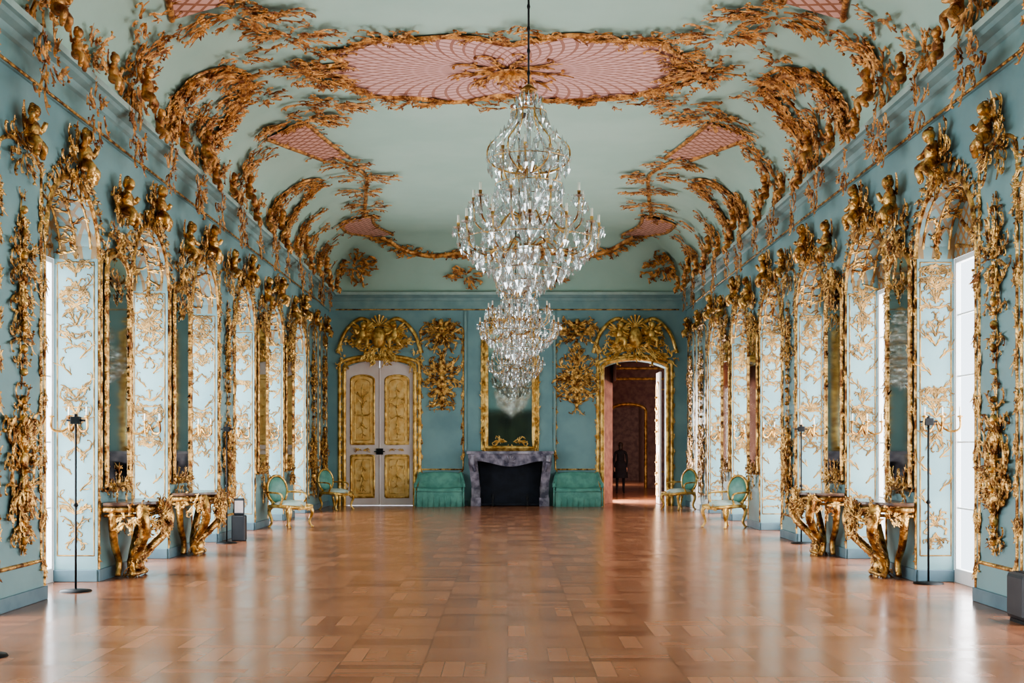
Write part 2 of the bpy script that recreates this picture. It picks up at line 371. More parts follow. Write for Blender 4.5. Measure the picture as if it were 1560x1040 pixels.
# ---------------------------------------------------------------- windows + daylight
wn=0
for s in (-1,1):
    D=HW+DP[s]
    for k in KS:
        wn+=1; yf=far(k); yo=yf-OW[s]; g=Geo(); fx=lambda a,b:(min(s*a,s*b),max(s*a,s*b))
        x0,x1=fx(D,D+.06); t=.06
        g.box(x0,x1,yo,yo+t,0,ZS); g.box(x0,x1,yf-t,yf,0,ZS); g.box(x0,x1,yo+t,yf-t,0,.16); g.box(x0,x1,yo+t,yf-t,ZS-t,ZS)
        ym=(yo+yf)/2; g.box(x0,x1,ym-.035,ym+.035,.16,ZS-t)
        for z in (.85,1.6,2.35,3.05): g.box(x0+.015,x1-.015,yo+t,yf-t,z-.01,z+.01)
        g.obj('window_%d'%wn,[M_WIN],bevel=.006)
        l=bpy.data.lights.new('window_daylight','AREA'); l.shape='RECTANGLE'; l.size=ZS; l.size_y=OW[s]; l.energy=152 if s<0 else 140
        l.color=(.93,.97,1.0) if s<0 else (1.0,.97,.94)
        o=bpy.data.objects.new('window_daylight',l); scene.collection.objects.link(o)
        o.location=(s*(D+.09),ym,ZS/2); o.rotation_euler=(0,s*pi/2,0)
w=bpy.data.worlds.new('world'); scene.world=w; w.use_nodes=True
w.node_tree.nodes['Background'].inputs[0].default_value=(.8,.9,1,1); w.node_tree.nodes['Background'].inputs[1].default_value=3

# ---------------------------------------------------------------- wall ornaments
def mirror_pier(s,yc,seed):
    rng=random.Random(seed); e=empty('gilded_pier_mirror'); M=Mside(s)
    P=outline_arch(yc,1.08,3.6,.44,.25)
    m=Geo(); vs=[M(p[0],p[1],.03) for p in P[:-2]]; m.add(vs,[tuple(range(len(vs)))]); m.obj('glass',[M_MIRR],e)
    g=Geo(); frameline(g,P,.045,M,.02,0); frameline(g,[(yc+(p[0]-yc)*1.24,2.3+(p[1]-2.3)*1.03) for p in P],.022,M,0,0)
    cluster(g,yc,4.15,.42,.42,16,M,rng,.03,0,.38,True); putto(g,yc,4.2,.7,M,rng,.05)
    cluster(g,yc,1.05,.42,.2,9,M,rng,.03,0,.3,True)
    cluster(g,yc,.72,.2,.16,4,M,rng,.03,0,.2,True)
    for q in (-1,1):
        for j in range(22): spray(g,yc+q*.47,1.25+j*.115,pi/2 if j%2 else -pi/2,.28,M,rng,rng.choice((-1,1)),.03)
    shell(g,yc,3.85,.26,M,.06,0,0,pi)
    cluster(g,yc,3.45,.34,.18,6,M,rng,.05,0,.3,True)
    g.obj('frame',[M_GOLD],e,True)
def panel_pier(s,yc,hw,seed):
    rng=random.Random(seed); M=Mside(s); g=Geo()
    frameline(g,outline_arch(yc,.4,4.3,hw,.2),.022,M,0,0)
    trophy(g,yc,.5,2.05,hw*.8,M,rng,.01,0,3,.8)
    P=[(yc+hw*.5*cos(2*pi*i/24),1.35+.42*sin(2*pi*i/24)) for i in range(25)]; rib(g,P,.02,M,.03)
    trophy(g,yc,2.1,4.0,hw*.5,M,rng,.01,0,2.6,.8); cluster(g,yc,3.35,hw*.7,.4,12,M,rng,.02,0,.34,True,.9)
    cluster(g,yc,1.3,hw*.7,.6,12,M,rng,.02,0,.34,True,.9)
    for q in (-1,1):
        for j in range(20): spray(g,yc+q*hw*.97,.5+j*.195,pi/2 if j%2 else -pi/2,.24,M,rng,rng.choice((-1,1)),.01)
    cluster(g,yc,4.45,hw*.7,.34,13,M,rng,.02,0,.34,True); putto(g,yc,4.35,.6,M,rng,.05)
    g.obj('gilded_wall_trophy',[M_GOLD],None,True)
def sconce(g,M,u,v):
    for q in (-1,0,1):
        P=smoothpath([(u,v,.02),(u+q*.1,v-.12,.12),(u+q*.2,v-.1,.2),(u+q*.2,v+.03,.22)],4)
        tube(g,P,.014,M,0,6); ell(g,u+q*.2,v+.04,.22,.035,.015,.035,M,0); tube(g,[(u+q*.2,v+.04,.22),(u+q*.2,v+.15,.22)],.011,M,1,6)
def window_orn(s,k,seed):
    rng=random.Random(seed); yf=far(k); ow=OW[s]; yc=yf-ow/2; M=Mside(s); g=Geo(); d=DP[s]; R=Mrev(yf); uc=s*(HW+d/2)
    P=[(yc-ow/2*cos(pi*i/18)*1.03,ZS+RISE*1.05*sin(pi*i/18)) for i in range(19)]
    rib(g,P,.04,M,.0); 
    for i in range(1,18):
        spray(g,P[i][0],P[i][1],math.atan2(P[i][1]-ZS+.2,P[i][0]-yc)+(.9 if i<9 else -.9),.3,M,rng,1 if i<9 else -1,.01)
    for q in (-1,1):
        frameline(g,[(yc+q*(ow/2+.04),.14),(yc+q*(ow/2+.04),ZS)],.02,M)
        for j in range(12): spray(g,yc+q*(ow/2+.05),.4+j*.29,pi/2 if j%2 else -pi/2,.22,M,rng,q,.01)
    cluster(g,yc,4.6,.42,.32,16,M,rng,.03,0,.36,True); putto(g,yc,4.42,.68,M,rng,.05)
    frameline(g,[(uc-d*.42,.3),(uc-d*.42,3.66),(uc+d*.42,3.66),(uc+d*.42,.3),(uc-d*.42,.3)],.009,R,0,2)
    for zc,h,n in ((3.42,.32,20),(2.85,.2,6),(1.85,.42,20),(.66,.25,8)):
        for i in range(n):
            a=rng.uniform(-1.4,1.4); L=rng.uniform(.12,.24); zz=zc+rng.uniform(-h,h)*.9
            for m in (0,1): spray(g,uc,zz,a if not m else pi-a,L,R,rng,1 if m else -1,.003,2,5,.8)
    for i in range(14): 
        z=.85+i*.19; q=1 if i%2 else -1; spray(g,uc+q*.05,z,pi/2-q*.5,.28,R,rng,q,.0,2,5,.55)
    sconce(g,R,uc,1.85)
    R2=lambda u,v,w:(u,yf-ow+w,v)
    rib(g,[(uc+.03*sin(i*.9),.6+i*.12) for i in range(25)],.008,R2,0,2)
    for i in range(10): spray(g,uc,.6+i*.32,pi/2-(.7 if i%2 else -.7),.24,R2,rng,1 if i%2 else -1,0,2,5,.7)
    LU=lambda u,v,w:(s*(HW+d-w),u,v)
    for i in range(7):
        a=pi*(i+.5)/7; rib(g,[(yc+cos(a)*t*.18*ow/1.6,ZS+sin(a)*t*.155) for t in range(1,5)],lambda t:.01+.02*t,LU)
    cluster(g,yc,ZS+.2,.25,.14,5,LU,rng,.01,0,.28,True)
    MS=lambda u,v,w:(s*(HW)+s*u,yc-ow/2*cos(v)*(1-w),ZS+(RISE)*sin(v)*(1-w))
    for j in range(3):
        rib(g,[(d*(.15+.35*j),.15+(pi-.3)*i/20) for i in range(21)],.014,MS,.005)
    for i in range(34):
        spray(g,d*.5,.12+(pi-.24)*i/33,rng.uniform(0,6.28),.26,MS,rng,rng.choice((-1,1)),.01,0,5,1)
    g.obj('gilded_window_surround',[M_GOLD,M_WAX,M_GOLDR],None,True)
for s in (-1,1):
    for k in range(-2,6):
        window_orn(s,k,100+k*7+s)
    for k in range(-2,6):
        y0=far(k); y1=far(k+1)-OW[s] if k<5 else YB
        yc=(y0+y1)/2
        if k in (0,1,3,4): mirror_pier(s,yc,200+k*3+s)
        elif k==5:
            panel_pier(s,y0+1.0,.6,300+s); panel_pier(s,YB-.95,.6,310+s)
        else: panel_pier(s,yc,(y1-y0)/2-.14,260+k*3+s)
# cornice sculpture groups
for s in (-1,1):
    g=Geo(); rng=random.Random(50+s)
    MC=lambda u,v,w:ceilP(s*(FU+LC-.05-v),u,w)
    MP=lambda u,v,w:(s*(4.36-w),u,v)
    MW=lambda u,v,w:(s*(HW-.1-w),u,v)
    y=far(-2)+.7; i=0
    while y<YB-.5:
        pier=(i%2==0)
        if pier:
            cluster(g,y,.35,.5,.6,30,MC,rng,.04,0,.45); cluster(g,y,.85,.2,.4,9,MC,rng,.04,0,.42)
            putto(g,y-.15,5.56,.6,MP,rng,0); cluster(g,y,5.25,.34,.3,20,MW,rng,.14,0,.34)
            putto(g,y+.3,5.3,.48,MP,rng,.04)
        else:
            cluster(g,y,.18,.4,.38,20,MC,rng,.04,0,.38); putto(g,y,5.4,.5,MP,rng,.03)
            cluster(g,y,5.2,.28,.28,12,MW,rng,.12,0,.3)
        y+=PITCH/2; i+=1
    g.obj('gilded_cornice_sculpture',[M_GOLDC],None,True)

# ---------------------------------------------------------------- ceiling ornament
g=Geo(); rng=random.Random(7)
def oval(a,sc=1):
    ca,sa=cos(a),sin(a); x=2.7*ca; y=1.52*sa
    k=1+.06*cos(6*a)+.05*cos(10*a)+.05*sin(14*a+1)-.07*cos(4*a)
    return (x*k*sc,17.7+y*k*sc)
op=[oval(2*pi*i/120) for i in range(121)]
pk=Geo(); pk.add([ceilP(p[0],p[1],.02) for p in op[:-1]],[tuple(range(120))],0)
rib(g,op,.05,ceilP,.02)
for i in range(0,120):
    p=op[i]; a=math.atan2((p[1]-17.7),p[0]*.5)
    for _ in range(2 if i%2 else 1):
        s0=rng.uniform(.22,.5); spray(g,p[0]+rng.uniform(-.1,.1),p[1]+rng.uniform(-.12,.12),a+rng.choice((-1.3,1.3))+rng.uniform(-.9,.9),s0,ceilP,rng,rng.choice((-1,1)),.04,0,6,.9)
for x,y in ((0,16.0),(0,19.4),(1.5,19.2),(-1.5,19.2),(1.5,16.2),(-1.5,16.2)): cluster(g,x,y,.6,.22,14,ceilP,rng,.04,0,.36,False,.9)
for q in (-1,1): cluster(g,q*2.8,17.7,.5,1.0,40,ceilP,rng,.04,0,.42,False,.9)
for i in range(18):
    a=2*pi*i/18; spray(g,.2*cos(a),17.7+.2*sin(a),a,.5 if i%2 else .75,ceilP,rng,1 if i%2 else -1,.03,0,6,.7)
rosette(g,0.05,17.7,.3,ceilP,.03)
def both(f):
    for sx in (-1,1):
        for sy in (0,1):
            f(lambda u,v,w,sx=sx,sy=sy: ceilP(sx*u,(35.4-v) if sy else v,w))
def band(M,c,hw0,hw1,lift=.02):
    n=len(c); L=[];Rr=[]
    for i in range(n):
        a=c[max(i-1,0)]; b=c[min(i+1,n-1)]; dx=b[0]-a[0]; dy=b[1]-a[1]; l=math.hypot(dx,dy); h=hw0+(hw1-hw0)*i/(n-1)
        L.append((c[i][0]-dy/l*h,c[i][1]+dx/l*h)); Rr.append((c[i][0]+dy/l*h,c[i][1]-dx/l*h))
    vs=[M(p[0],p[1],lift) for p in L]+[M(p[0],p[1],lift) for p in Rr]
    pk.add(vs,[(i,i+1,n+i+1,n+i) for i in range(n-1)],1)
    rib(g,L,.04,M,.02); rib(g,Rr,.04,M,.02)
    for p in L[::2]+Rr[::2]: spray(g,p[0],p[1],rng.uniform(0,6.28),.25,M,rng,rng.choice((-1,1)),.03)
def quarter(M):
    cluster(g,2.75,19.35,.75,.5,34,M,rng,.04,0,.42,False,.9); cluster(g,3.3,20.15,.95,.42,48,M,rng,.04,0,.42,False,.9)
    band(M,smoothpath([(3.65,20.5),(3.45,21.7),(3.15,23.1)],5),.36,.24)
    cluster(g,3.05,23.4,.55,.4,20,M,rng,.04,0,.4); cluster(g,2.8,24.5,.7,.5,26,M,rng,.04,0,.42,False,.9)
    cluster(g,2.95,25.8,.55,.55,20,M,rng,.04,0,.42,False,.9); cluster(g,3.05,27.4,.6,.7,22,M,rng,.04,0,.42,False,.9)
    rib(g,smoothpath([(3.2,22.9),(2.8,24.4),(2.95,26),(3.2,28),(3.4,29.3)],6),.04,M,.02)
    band(M,smoothpath([(3.5,28.8),(3.5,30.1),(3.15,31.4)],5),.38,.28)
    cluster(g,3.4,28.6,.5,.4,16,M,rng,.04,0,.4)
    for vc,sz in ((17.7,1.0),(24.6,.66)):
        for q in ((1,) if vc==17.7 else (1,-1)):
            P=smoothpath([(5.15,vc+q*.95*sz),(4.75,vc+q*1.05*sz),(4.3,vc+q*.95*sz),(3.9,vc+q*.55*sz),(3.75,vc+q*.02)],5)
            rib(g,P,.07*sz,M,.03); rib(g,[(p[0]-.12,p[1]+q*.1) for p in P],.035,M,.03)
            for i in range(0,len(P),1):
                for _ in range(3 if sz==1 else 2): spray(g,P[i][0]+rng.uniform(-.1,.1),P[i][1]+rng.uniform(-.1,.1),rng.uniform(0,2*pi),.36*sz**.5,M,rng,rng.choice((-1,1)),.07,0,6,1)
            cluster(g,4.7,vc+q*.9*sz,.5*sz,.45*sz,28,M,rng,.08,0,.42*sz,False,1)
    cluster(g,3.6,18.6,.3,.3,10,M,rng,.04,0,.35)
    cluster(g,4.3,21.2,.3,.3,6,M,rng,.04,0,.35); cluster(g,4.4,28.0,.35,.35,12,M,rng,.04,0,.4)
both(quarter)
for sx in (-1,1):
    M=lambda u,v,w:ceilP(sx*u,v,w)
    P=smoothpath([(3.2,31.4),(2.7,32.0),(2.0,32.25),(1.2,32.15),(.5,32.2),(0,32.1)],5)
    rib(g,P,.07,M,.03)
    for p in P: 
        for _ in (0,1): spray(g,p[0],p[1],rng.choice((0,pi))+rng.uniform(-.6,.6),.36,M,rng,rng.choice((-1,1)),.05,0,6,1.2)
    cluster(g,4.0,32.55,.6,.5,38,M,rng,.06,0,.42,False,1.3)
    cluster(g,1.05,32.85,.5,.3,22,M,rng,.06,0,.36,False,1.2)
g.obj('gilded_ceiling_stucco',[M_GOLDC],None,True)
pk.obj('painted_ceiling_cartouche',[M_PINKO,M_PINKB])

# ---------------------------------------------------------------- back wall
g=Geo(); rng=random.Random(77)
for cx in (-3.36,3.35):
    cluster(g,cx,4.25,.95,.5,44,Mback,rng,.05,0,.46,True,1.0)
    for q in (-1,1):
        putto(g,cx+q*.42,4.15,.8,Mback,rng,.1)
        P=smoothpath([(cx+q*.15,4.75),(cx+q*.5,4.9),(cx+q*.9,4.55),(cx+q*1.1,4.0)],5); rib(g,P,.05,Mback,.04)
        cluster(g,cx+q*.92,3.85,.16,.4,9,Mback,rng,.05,0,.26)
        for j in range(18): spray(g,cx+q*1.0,.3+j*.2,pi/2 if j%2 else -pi/2,.22,Mback,rng,q,.02,0,5,.8)
    ell(g,cx,4.4,.12,.2,.28,.14,Mback,0,12,8); shell(g,cx,4.7,.3,Mback,.1)
g.obj('gilded_overdoor_group',[M_GOLDL],None,True)
g=Geo()
for cx in (-1.72,1.82):
    frameline(g,outline_arch(cx,.95,4.6,.56,.2),.022,Mback)
    trophy(g,cx,2.5,4.0,.5,Mback,rng,.02,0,3,.8); cluster(g,cx,4.5,.5,.4,24,Mback,rng,.03,0,.4,True); putto(g,cx,4.3,.7,Mback,rng,.06)
    cluster(g,cx,3.35,.5,.5,20,Mback,rng,.02,0,.36,True,.9)
    for q in (-1,1):
        for j in range(18): spray(g,cx+q*.55,1.0+j*.2,pi/2 if j%2 else -pi/2,.24,Mback,rng,q,.01,0,5,.8)
g.obj('gilded_wall_trophy',[M_GOLD],None,True)
g=Geo()
for x in (-1.1,1.24): 
    g.box(x-.03,x+.03,YB-.05,YB,1.45,5.1)
g.obj('trim_3',[M_CORN],bevel=.01)
e=empty('overmantel_mirror'); CX=.07
P=outline_arch(CX,1.52,4.35,.62,.38)
m=Geo(); vs=[Mback(p[0],p[1],.04) for p in P[:-2]]; m.add(vs,[tuple(range(len(vs)))]); m.obj('glass',[M_MIRR],e)
g=Geo(); frameline(g,P,.055,Mback,.03); frameline(g,[(CX+(p[0]-CX)*1.18,2.9+(p[1]-2.9)*1.04) for p in P],.035,Mback,.0)
for q in (-1,1):
    g.box(CX+q*.68-.05,CX+q*.68+.05,YB-.04,YB,1.5,4.3)
    for j in range(18): spray(g,CX+q*.7,1.6+j*.16,pi/2 if j%2 else -pi/2,.3,Mback,rng,q,.05)
cluster(g,CX,4.75,.6,.35,18,Mback,rng,.05,0,.42,True); cluster(g,CX,1.66,.6,.1,9,Mback,rng,.05,0,.22,True)
g.obj('frame',[M_GOLDL],e,True)
e=empty('marble_fireplace'); g=Geo()
def slab(pts,z0,z1,mat=0):
    n=len(pts); g.add([(p[0],p[1],z0) for p in pts]+[(p[0],p[1],z1) for p in pts],[tuple(range(n))[::-1],tuple(range(n,2*n))]+[(i,(i+1)%n,n+(i+1)%n,n+i) for i in range(n)],mat)
pts=[(CX-1.13,YB-.01)]+[(CX-1.13+2.26*i/24,YB-.42-.06*cos(2*pi*(i/24-.5)*1.5)) for i in range(25)]+[(CX+1.13,YB-.01)]
slab(pts,1.36,1.43)
g.box(CX-1.02,CX-.76,YB-.38,YB-.01,0,.22); g.box(CX+.76,CX+1.02,YB-.38,YB-.01,0,.22)
for q in (-1,1):
    P=[(.98,YB-.34,1.36),(.97,YB-.36,1.15),(.93,YB-.32,.85),(.89,YB-.28,.5),(.89,YB-.32,.22)]
    for i in range(4):
        a,b=P[i],P[i+1]
        vs=[]
        for p,(w_) in ((a,.12),(b,.11)):
            x=CX+q*p[0]; vs+=[(x-w_,p[1],p[2]),(x+w_,p[1],p[2]),(x+w_,YB-.01,p[2]),(x-w_,YB-.01,p[2])]
        g.add(vs,[(0,1,5,4),(1,2,6,5),(3,0,4,7),(2,3,7,6)])
    tube(g,smoothpath([(CX+q*1.0,YB-.38,1.3),(CX+q*.98,YB-.42,1.12),(CX+q*.9,YB-.38,.9)],5),lambda t:.08-.045*t)
n=20
for i in range(n):
    x0=CX-.88+1.76*i/n; x1=x0+1.76/n; f=lambda x:1.1-.07*cos((x-CX)/.85*pi)
    g.add([(x0,YB-.34,f(x0)),(x1,YB-.34,f(x1)),(x1,YB-.34,1.36),(x0,YB-.34,1.36),(x0,YB-.05,f(x0)),(x1,YB-.05,f(x1))],[(0,1,2,3),(0,1,5,4)])
shell(g,CX,1.13,.18,lambda u,v,w:(u,YB-.35-w,v),0,0,0,pi)
g.obj('mantel',[M_MARB],e,bevel=.012)
g=Geo(); g.quad((CX-.8,YB-.02,0),(CX+.8,YB-.02,0),(CX+.8,YB-.02,1.3),(CX-.8,YB-.02,1.3))
for x in (-.78,.78): g.quad((CX+x,YB-.33,0),(CX+x,YB-.02,0),(CX+x,YB-.02,1.2),(CX+x,YB-.33,1.2))
g.box(CX-.76,CX+.76,YB-.3,YB-.03,.02,.06); g.obj('firebox',[M_BLACK],e)
g=Geo()
for q in (-1,1):
    lathe(g,[(.02,0),(.05,.02),(.02,.06),(.03,.16),(.045,.22),(.02,.27),(.01,.33)],CX+q*.45,YB-.36,0)
g.obj('andirons',[M_IRON],e,True)

# doors
def doorframe(cx,hw,nm):
    g=Geo(); P=[(cx-hw-.03,0)]+[(cx-hw-.03,z) for z in (1,2,3)]+[(cx-(hw+.03)*cos(pi*i/16),3.62+.24*sin(pi*i/16)) for i in range(17)]+[(cx+hw+.03,z) for z in (3,2,1,0)]
    rib(g,P,.055,Mback,.0); rib(g,[(cx+(p[0]-cx)*1.13,p[1]*1.02) for p in P],.045,Mback,.0)
    rib(g,[(cx+(p[0]-cx)*.97,p[1]*.997) for p in P],.025,Mback,-.02)
    return g.obj(nm,[M_GOLDL],None,True)
doorframe(-3.36,.9,'trim_4'); doorframe(3.35,.83,'trim_5')
e=empty('door_1'); rng=random.Random(5)
MD=lambda u,v,w:(u,YB+.08-w,v)
g=Geo(); o=Geo(); cx,hw=-3.36,.9
for q in (-1,1):
    a=cx+(0.006 if q>0 else -hw); b=cx+(hw if q>0 else -.006); n=8
    for i in range(n):
        x0=a+(b-a)*i/n; x1=a+(b-a)*(i+1)/n
        g.quad((x0,YB+.08,.01),(x1,YB+.08,.01),(x1,YB+.08,doortop(cx,hw,x1)),(x0,YB+.08,doortop(cx,hw,x0)))
    c=(a+b)/2
    for z0,z1 in ((.22,1.3),(1.62,3.3)):
        rr=.12 if z0>1 else .02
        frameline(o,outline_arch(c,z0,z1,.3,rr),.03,MD,.0); frameline(o,outline_arch(c,z0+.1,z1-.1,.2,rr),.014,MD,.0)
        trophy(o,c,z0+.15,z1-.1,.2,MD,rng,.01,0,1.3,.9)
        vs=[MD(p[0],p[1],.006) for p in outline_arch(c,z0,z1,.29,rr)[:-2]]; o.add(vs,[tuple(range(len(vs)))],1)
    cluster(o,c,1.46,.25,.05,3,MD,rng,.01,0,.2,True)
rib(g,[(cx,.02+i*.3) for i in range(13)],.02,MD)
g.obj('leaves',[M_WHITE],e); o.obj('gilded_panels',[M_GOLDL,noisy('panel_ochre',srgb(226,174,96),srgb(244,206,138),6,.45,.0)],e,True)
g=Geo()
for q in (-1,1): tube(g,[(cx+q*.05,YB+.06,1.42),(cx+q*.05,YB-.02,1.42),(cx+q*.14,YB-.02,1.42)],.014)
g.box(cx-.09,cx+.09,YB+.04,YB+.075,1.34,1.5); g.obj('handles',[M_IRON],e)
e=empty('door_2'); g=Geo(); g.box(4.06,4.11,YB+.52,YB+1.3,.01,3.55); g.obj('leaf',[M_WHITE],e,bevel=.01)
g=Geo(); ML=lambda u,v,w:(4.06-w,u,v)
for z0,z1 in ((.22,1.3),(1.62,3.2)): frameline(g,outline_arch(YB+.91,z0,z1,.26,.08),.025,ML); trophy(g,YB+.91,z0+.1,z1-.1,.2,ML,rng,.01,0,2)
g.obj('gilded_panels',[M_GOLDL],e,True)
# adjoining room
y0=YB+.5; y1=47; g=Geo(); xr=7.0; zc=4.7; xw=2.9
g.quad((xw,36.2,0),(xw,y1,0),(xw,y1,zc),(xw,36.2,zc)); g.quad((xw,y0,3.3),(xw,36.2,3.3),(xw,36.2,zc),(xw,y0,zc))
g.quad((2.3,y0,0),(xw,34.4,0),(xw,34.4,zc),(2.3,y0,zc))
g.quad((xr,y0,0),(xr,y1,0),(xr,y1,zc),(xr,y0,zc)); g.quad((HW,y0,0),(xr,y0,0),(xr,y0,zc),(HW,y0,zc))
for a,b_,c,d in ((xw,3.9,0,zc),(5.2,xr,0,zc),(3.9,5.2,3.0,zc)): g.quad((a,y1,c),(b_,y1,c),(b_,y1,d),(a,y1,d))
g.quad((3.5,57,0),(6,57,0),(6,57,4),(3.5,57,4)); g.quad((3.5,y1,0),(3.5,57,0),(3.5,57,4),(3.5,y1,4)); g.quad((6,y1,0),(6,57,0),(6,57,4),(6,y1,4)); g.quad((3.5,y1,4),(6,y1,4),(6,57,4),(3.5,57,4))
g.obj('wall_adjoining',[M_BROWN])
g=Geo(); g.quad((2.0,y0,zc),(xr,y0,zc),(xr,y1,zc),(2.0,y1,zc)); g.obj('ceiling_adjoining',[noisy('aged_plaster',srgb(160,134,120),srgb(180,154,138),3,.7)])
g=Geo(); fr=outline_arch(4.55,0,2.9,.66,.25)[:-2]; MF=lambda u,v,w:(u,y1-w,v); rib(g,fr,.06,MF)
for x in (5.9,6.6,3.3): frameline(g,outline_arch(x,.6,3.6,.26,.1),.03,MF)
MR=lambda u,v,w:(xr-w,u,v)
for yy in (35,37.4,39.8,42.2,44.6): frameline(g,outline_arch(yy,.5,3.8,.9,.15),.03,MR)
ML2=lambda u,v,w:(xw+w,u,v)
for yy in (38,40.4,42.8,45.2): frameline(g,outline_arch(yy,.5,3.8,.9,.15),.03,ML2)
for zz in (4.1,4.5): rib(g,[(xw+i*.5,zz) for i in range(9)],.05,MF); rib(g,[(34+i,zz) for i in range(13)],.05,MR); rib(g,[(36+i,zz) for i in range(11)],.05,ML2)
g.obj('trim_6',[M_GOLDL],None,True)
wn+=1; g=Geo()
g.box(xw-.06,xw,34.4,34.46,0,3.3); g.box(xw-.06,xw,36.14,36.2,0,3.3); g.box(xw-.06,xw,34.46,36.14,3.24,3.3); g.box(xw-.06,xw,34.46,36.14,0,.1); g.box(xw-.06,xw,35.27,35.33,.1,3.24)
for z in (.9,1.7,2.5): g.box(xw-.05,xw-.01,34.46,36.14,z-.015,z+.015)
g.obj('window_%d'%wn,[M_WIN])
l=bpy.data.lights.new('window_daylight','AREA'); l.shape='RECTANGLE'; l.size=3.2; l.size_y=1.7; l.energy=900; l.color=(1,.97,.94)
o=bpy.data.objects.new('window_daylight',l); scene.collection.objects.link(o); o.location=(xw-.09,35.3,1.65); o.rotation_euler=(0,-pi/2,0)
wn+=1; g=Geo()  # added window frame, out of view, to go with the passage fill lamp
for a,b_ in ((49.9,49.96),(50.87,50.93),(51.84,51.9)): g.box(3.5,3.56,a,b_,.3,3.3)
for z in (.3,1.3,2.3,3.24): g.box(3.5,3.56,49.96,51.84,z,z+.05)
g.obj('window_%d'%wn,[M_WIN])
l=bpy.data.lights.new('window_daylight','AREA'); l.shape='RECTANGLE'; l.size=3.0; l.size_y=1.9; l.energy=160; l.color=(1,.96,.9)  # fill lamp added to brighten the dark passage, hidden by the door jamb
o=bpy.data.objects.new('window_daylight',l); scene.collection.objects.link(o); o.location=(3.58,50.9,1.8); o.rotation_euler=(0,-pi/2,0)

# ---------------------------------------------------------------- benches
def bench(cx):
    e=empty('upholstered_bench'); g=Geo(); W=.6
    prof=[(.02,0),(.02,.85),(.05,.9),(.12,.9),(.17,.86),(.2,.7),(.24,.5),(.3,.46),(.6,.47),(.64,.44),(.65,.38),(.62,.05),(.6,.0)]
    n=12; vs=[]
    for i in range(n+1):
        t=-1+2*i/n; 
        for w,z in prof:
            fl=.88+.14*(1-z/.9)
            vs.append((cx+t*W*(fl),YB-.03-w,z-(.05*t*t if z>.6 else 0)+(.03*t*t if .3<z<.6 else 0)))
    m=len(prof)
    fs=[(i*m+j,i*m+j+1,(i+1)*m+j+1,(i+1)*m+j) for i in range(n) for j in range(m-1)]+[tuple(range(m)),tuple(range(n*m,(n+1)*m))[::-1]]
    g.add(vs,fs); g.obj('upholstery',[M_GREEN],e,True)
    g=Geo()
    for q in (-1,1):
        P=smoothpath([(cx+q*.53,YB-.1,.86),(cx+q*.56,YB-.22,.76),(cx+q*.6,YB-.42,.62),(cx+q*.62,YB-.6,.58),(cx+q*.62,YB-.66,.5)],5)
        tube(g,P,lambda t:.045,ID,0,8)
        tube(g,[(cx+q*.63,YB-.68,0.02),(cx+q*.62,YB-.68,.5)],.02)
    tube(g,[(cx-.62,YB-.69,.4),(cx+.62,YB-.69,.4)],.018)
    for i in range(9): 
        x=cx-.58+i*.145; tube(g,[(x,YB-.655,.38),(x+.01,YB-.665,.2),(x,YB-.66,.02)],.012,ID,0,5)
    g.obj('piping',[M_GREEN],e,True)
bench(-1.75); bench(1.82)

# ---------------------------------------------------------------- chairs
def chair(x,y,rot):
    e=empty('rococo_chair',(x,y,0)); e.rotation_euler=(0,0,rot); e.scale=(1.1,1.1,1.02)
    g=Geo()
    for sx,sy in ((.24,.25),(.24,-.25),(-.22,.2),(-.22,-.2)):
        k=1 if sx>0 else -1
        P=smoothpath([(sx,sy,.4),(sx+k*.05,sy*1.08,.3),(sx+k*.0,sy,.12),(sx+k*.04,sy*1.1,.02)],4); tube(g,P,lambda t:.04-.022*t)
        ell(g,sx+k*.045,sy*1.1,.02,.03,.03,.02)
    loop=[(.27,-.27,.4),(.31,0,.37),(.27,.27,.4),(0,.27,.41),(-.25,.22,.4),(-.25,-.22,.4),(0,-.27,.41),(.27,-.27,.4)]
    tube(g,smoothpath(loop,4),.035)
    ov=[(-.27-.1*((.7+.26*sin(a))-.45),.24*cos(a),.7+.27*sin(a)) for a in [2*pi*i/24 for i in range(25)]]
    tube(g,ov,.024)
    for q in (-1,1):
        tube(g,[(-.24,q*.16,.4),(-.26,q*.17,.52)],.02)
        tube(g,smoothpath([(-.28,q*.24,.66),(-.1,q*.3,.66),(.08,q*.3,.64),(.12,q*.29,.55),(.05,q*.28,.42)],4),.018)
    rng=random.Random(3); cluster(g,0,.98,.07,.03,3,lambda u,v,w:(-.33+w,u,v),rng,.0,0,.08,True)
    cluster(g,0,.36,.2,.03,4,lambda u,v,w:(.32+w,u,v),rng,.0,0,.12,True)
    g.obj('carved_frame',[M_GOLDL],e,True)
    g=Geo(); ell(g,.02,0,.43,.29,.28,.09,ID,0,16,8); g.obj('seat',[M_CREAM],e,True)
    g=Geo()
    MB=lambda u,v,w:(-.27-.1*(v-.45)+w,u,v); ell(g,0,.7,0,.225,.25,.045,MB,0,18,8); g.obj('back_cushion',[M_GREEN],e,True)
chair(-4.18,23.9,-.6); chair(-4.22,30.6,-.6); chair(4.18,23.9,pi+.6); chair(4.22,30.6,pi+.6)

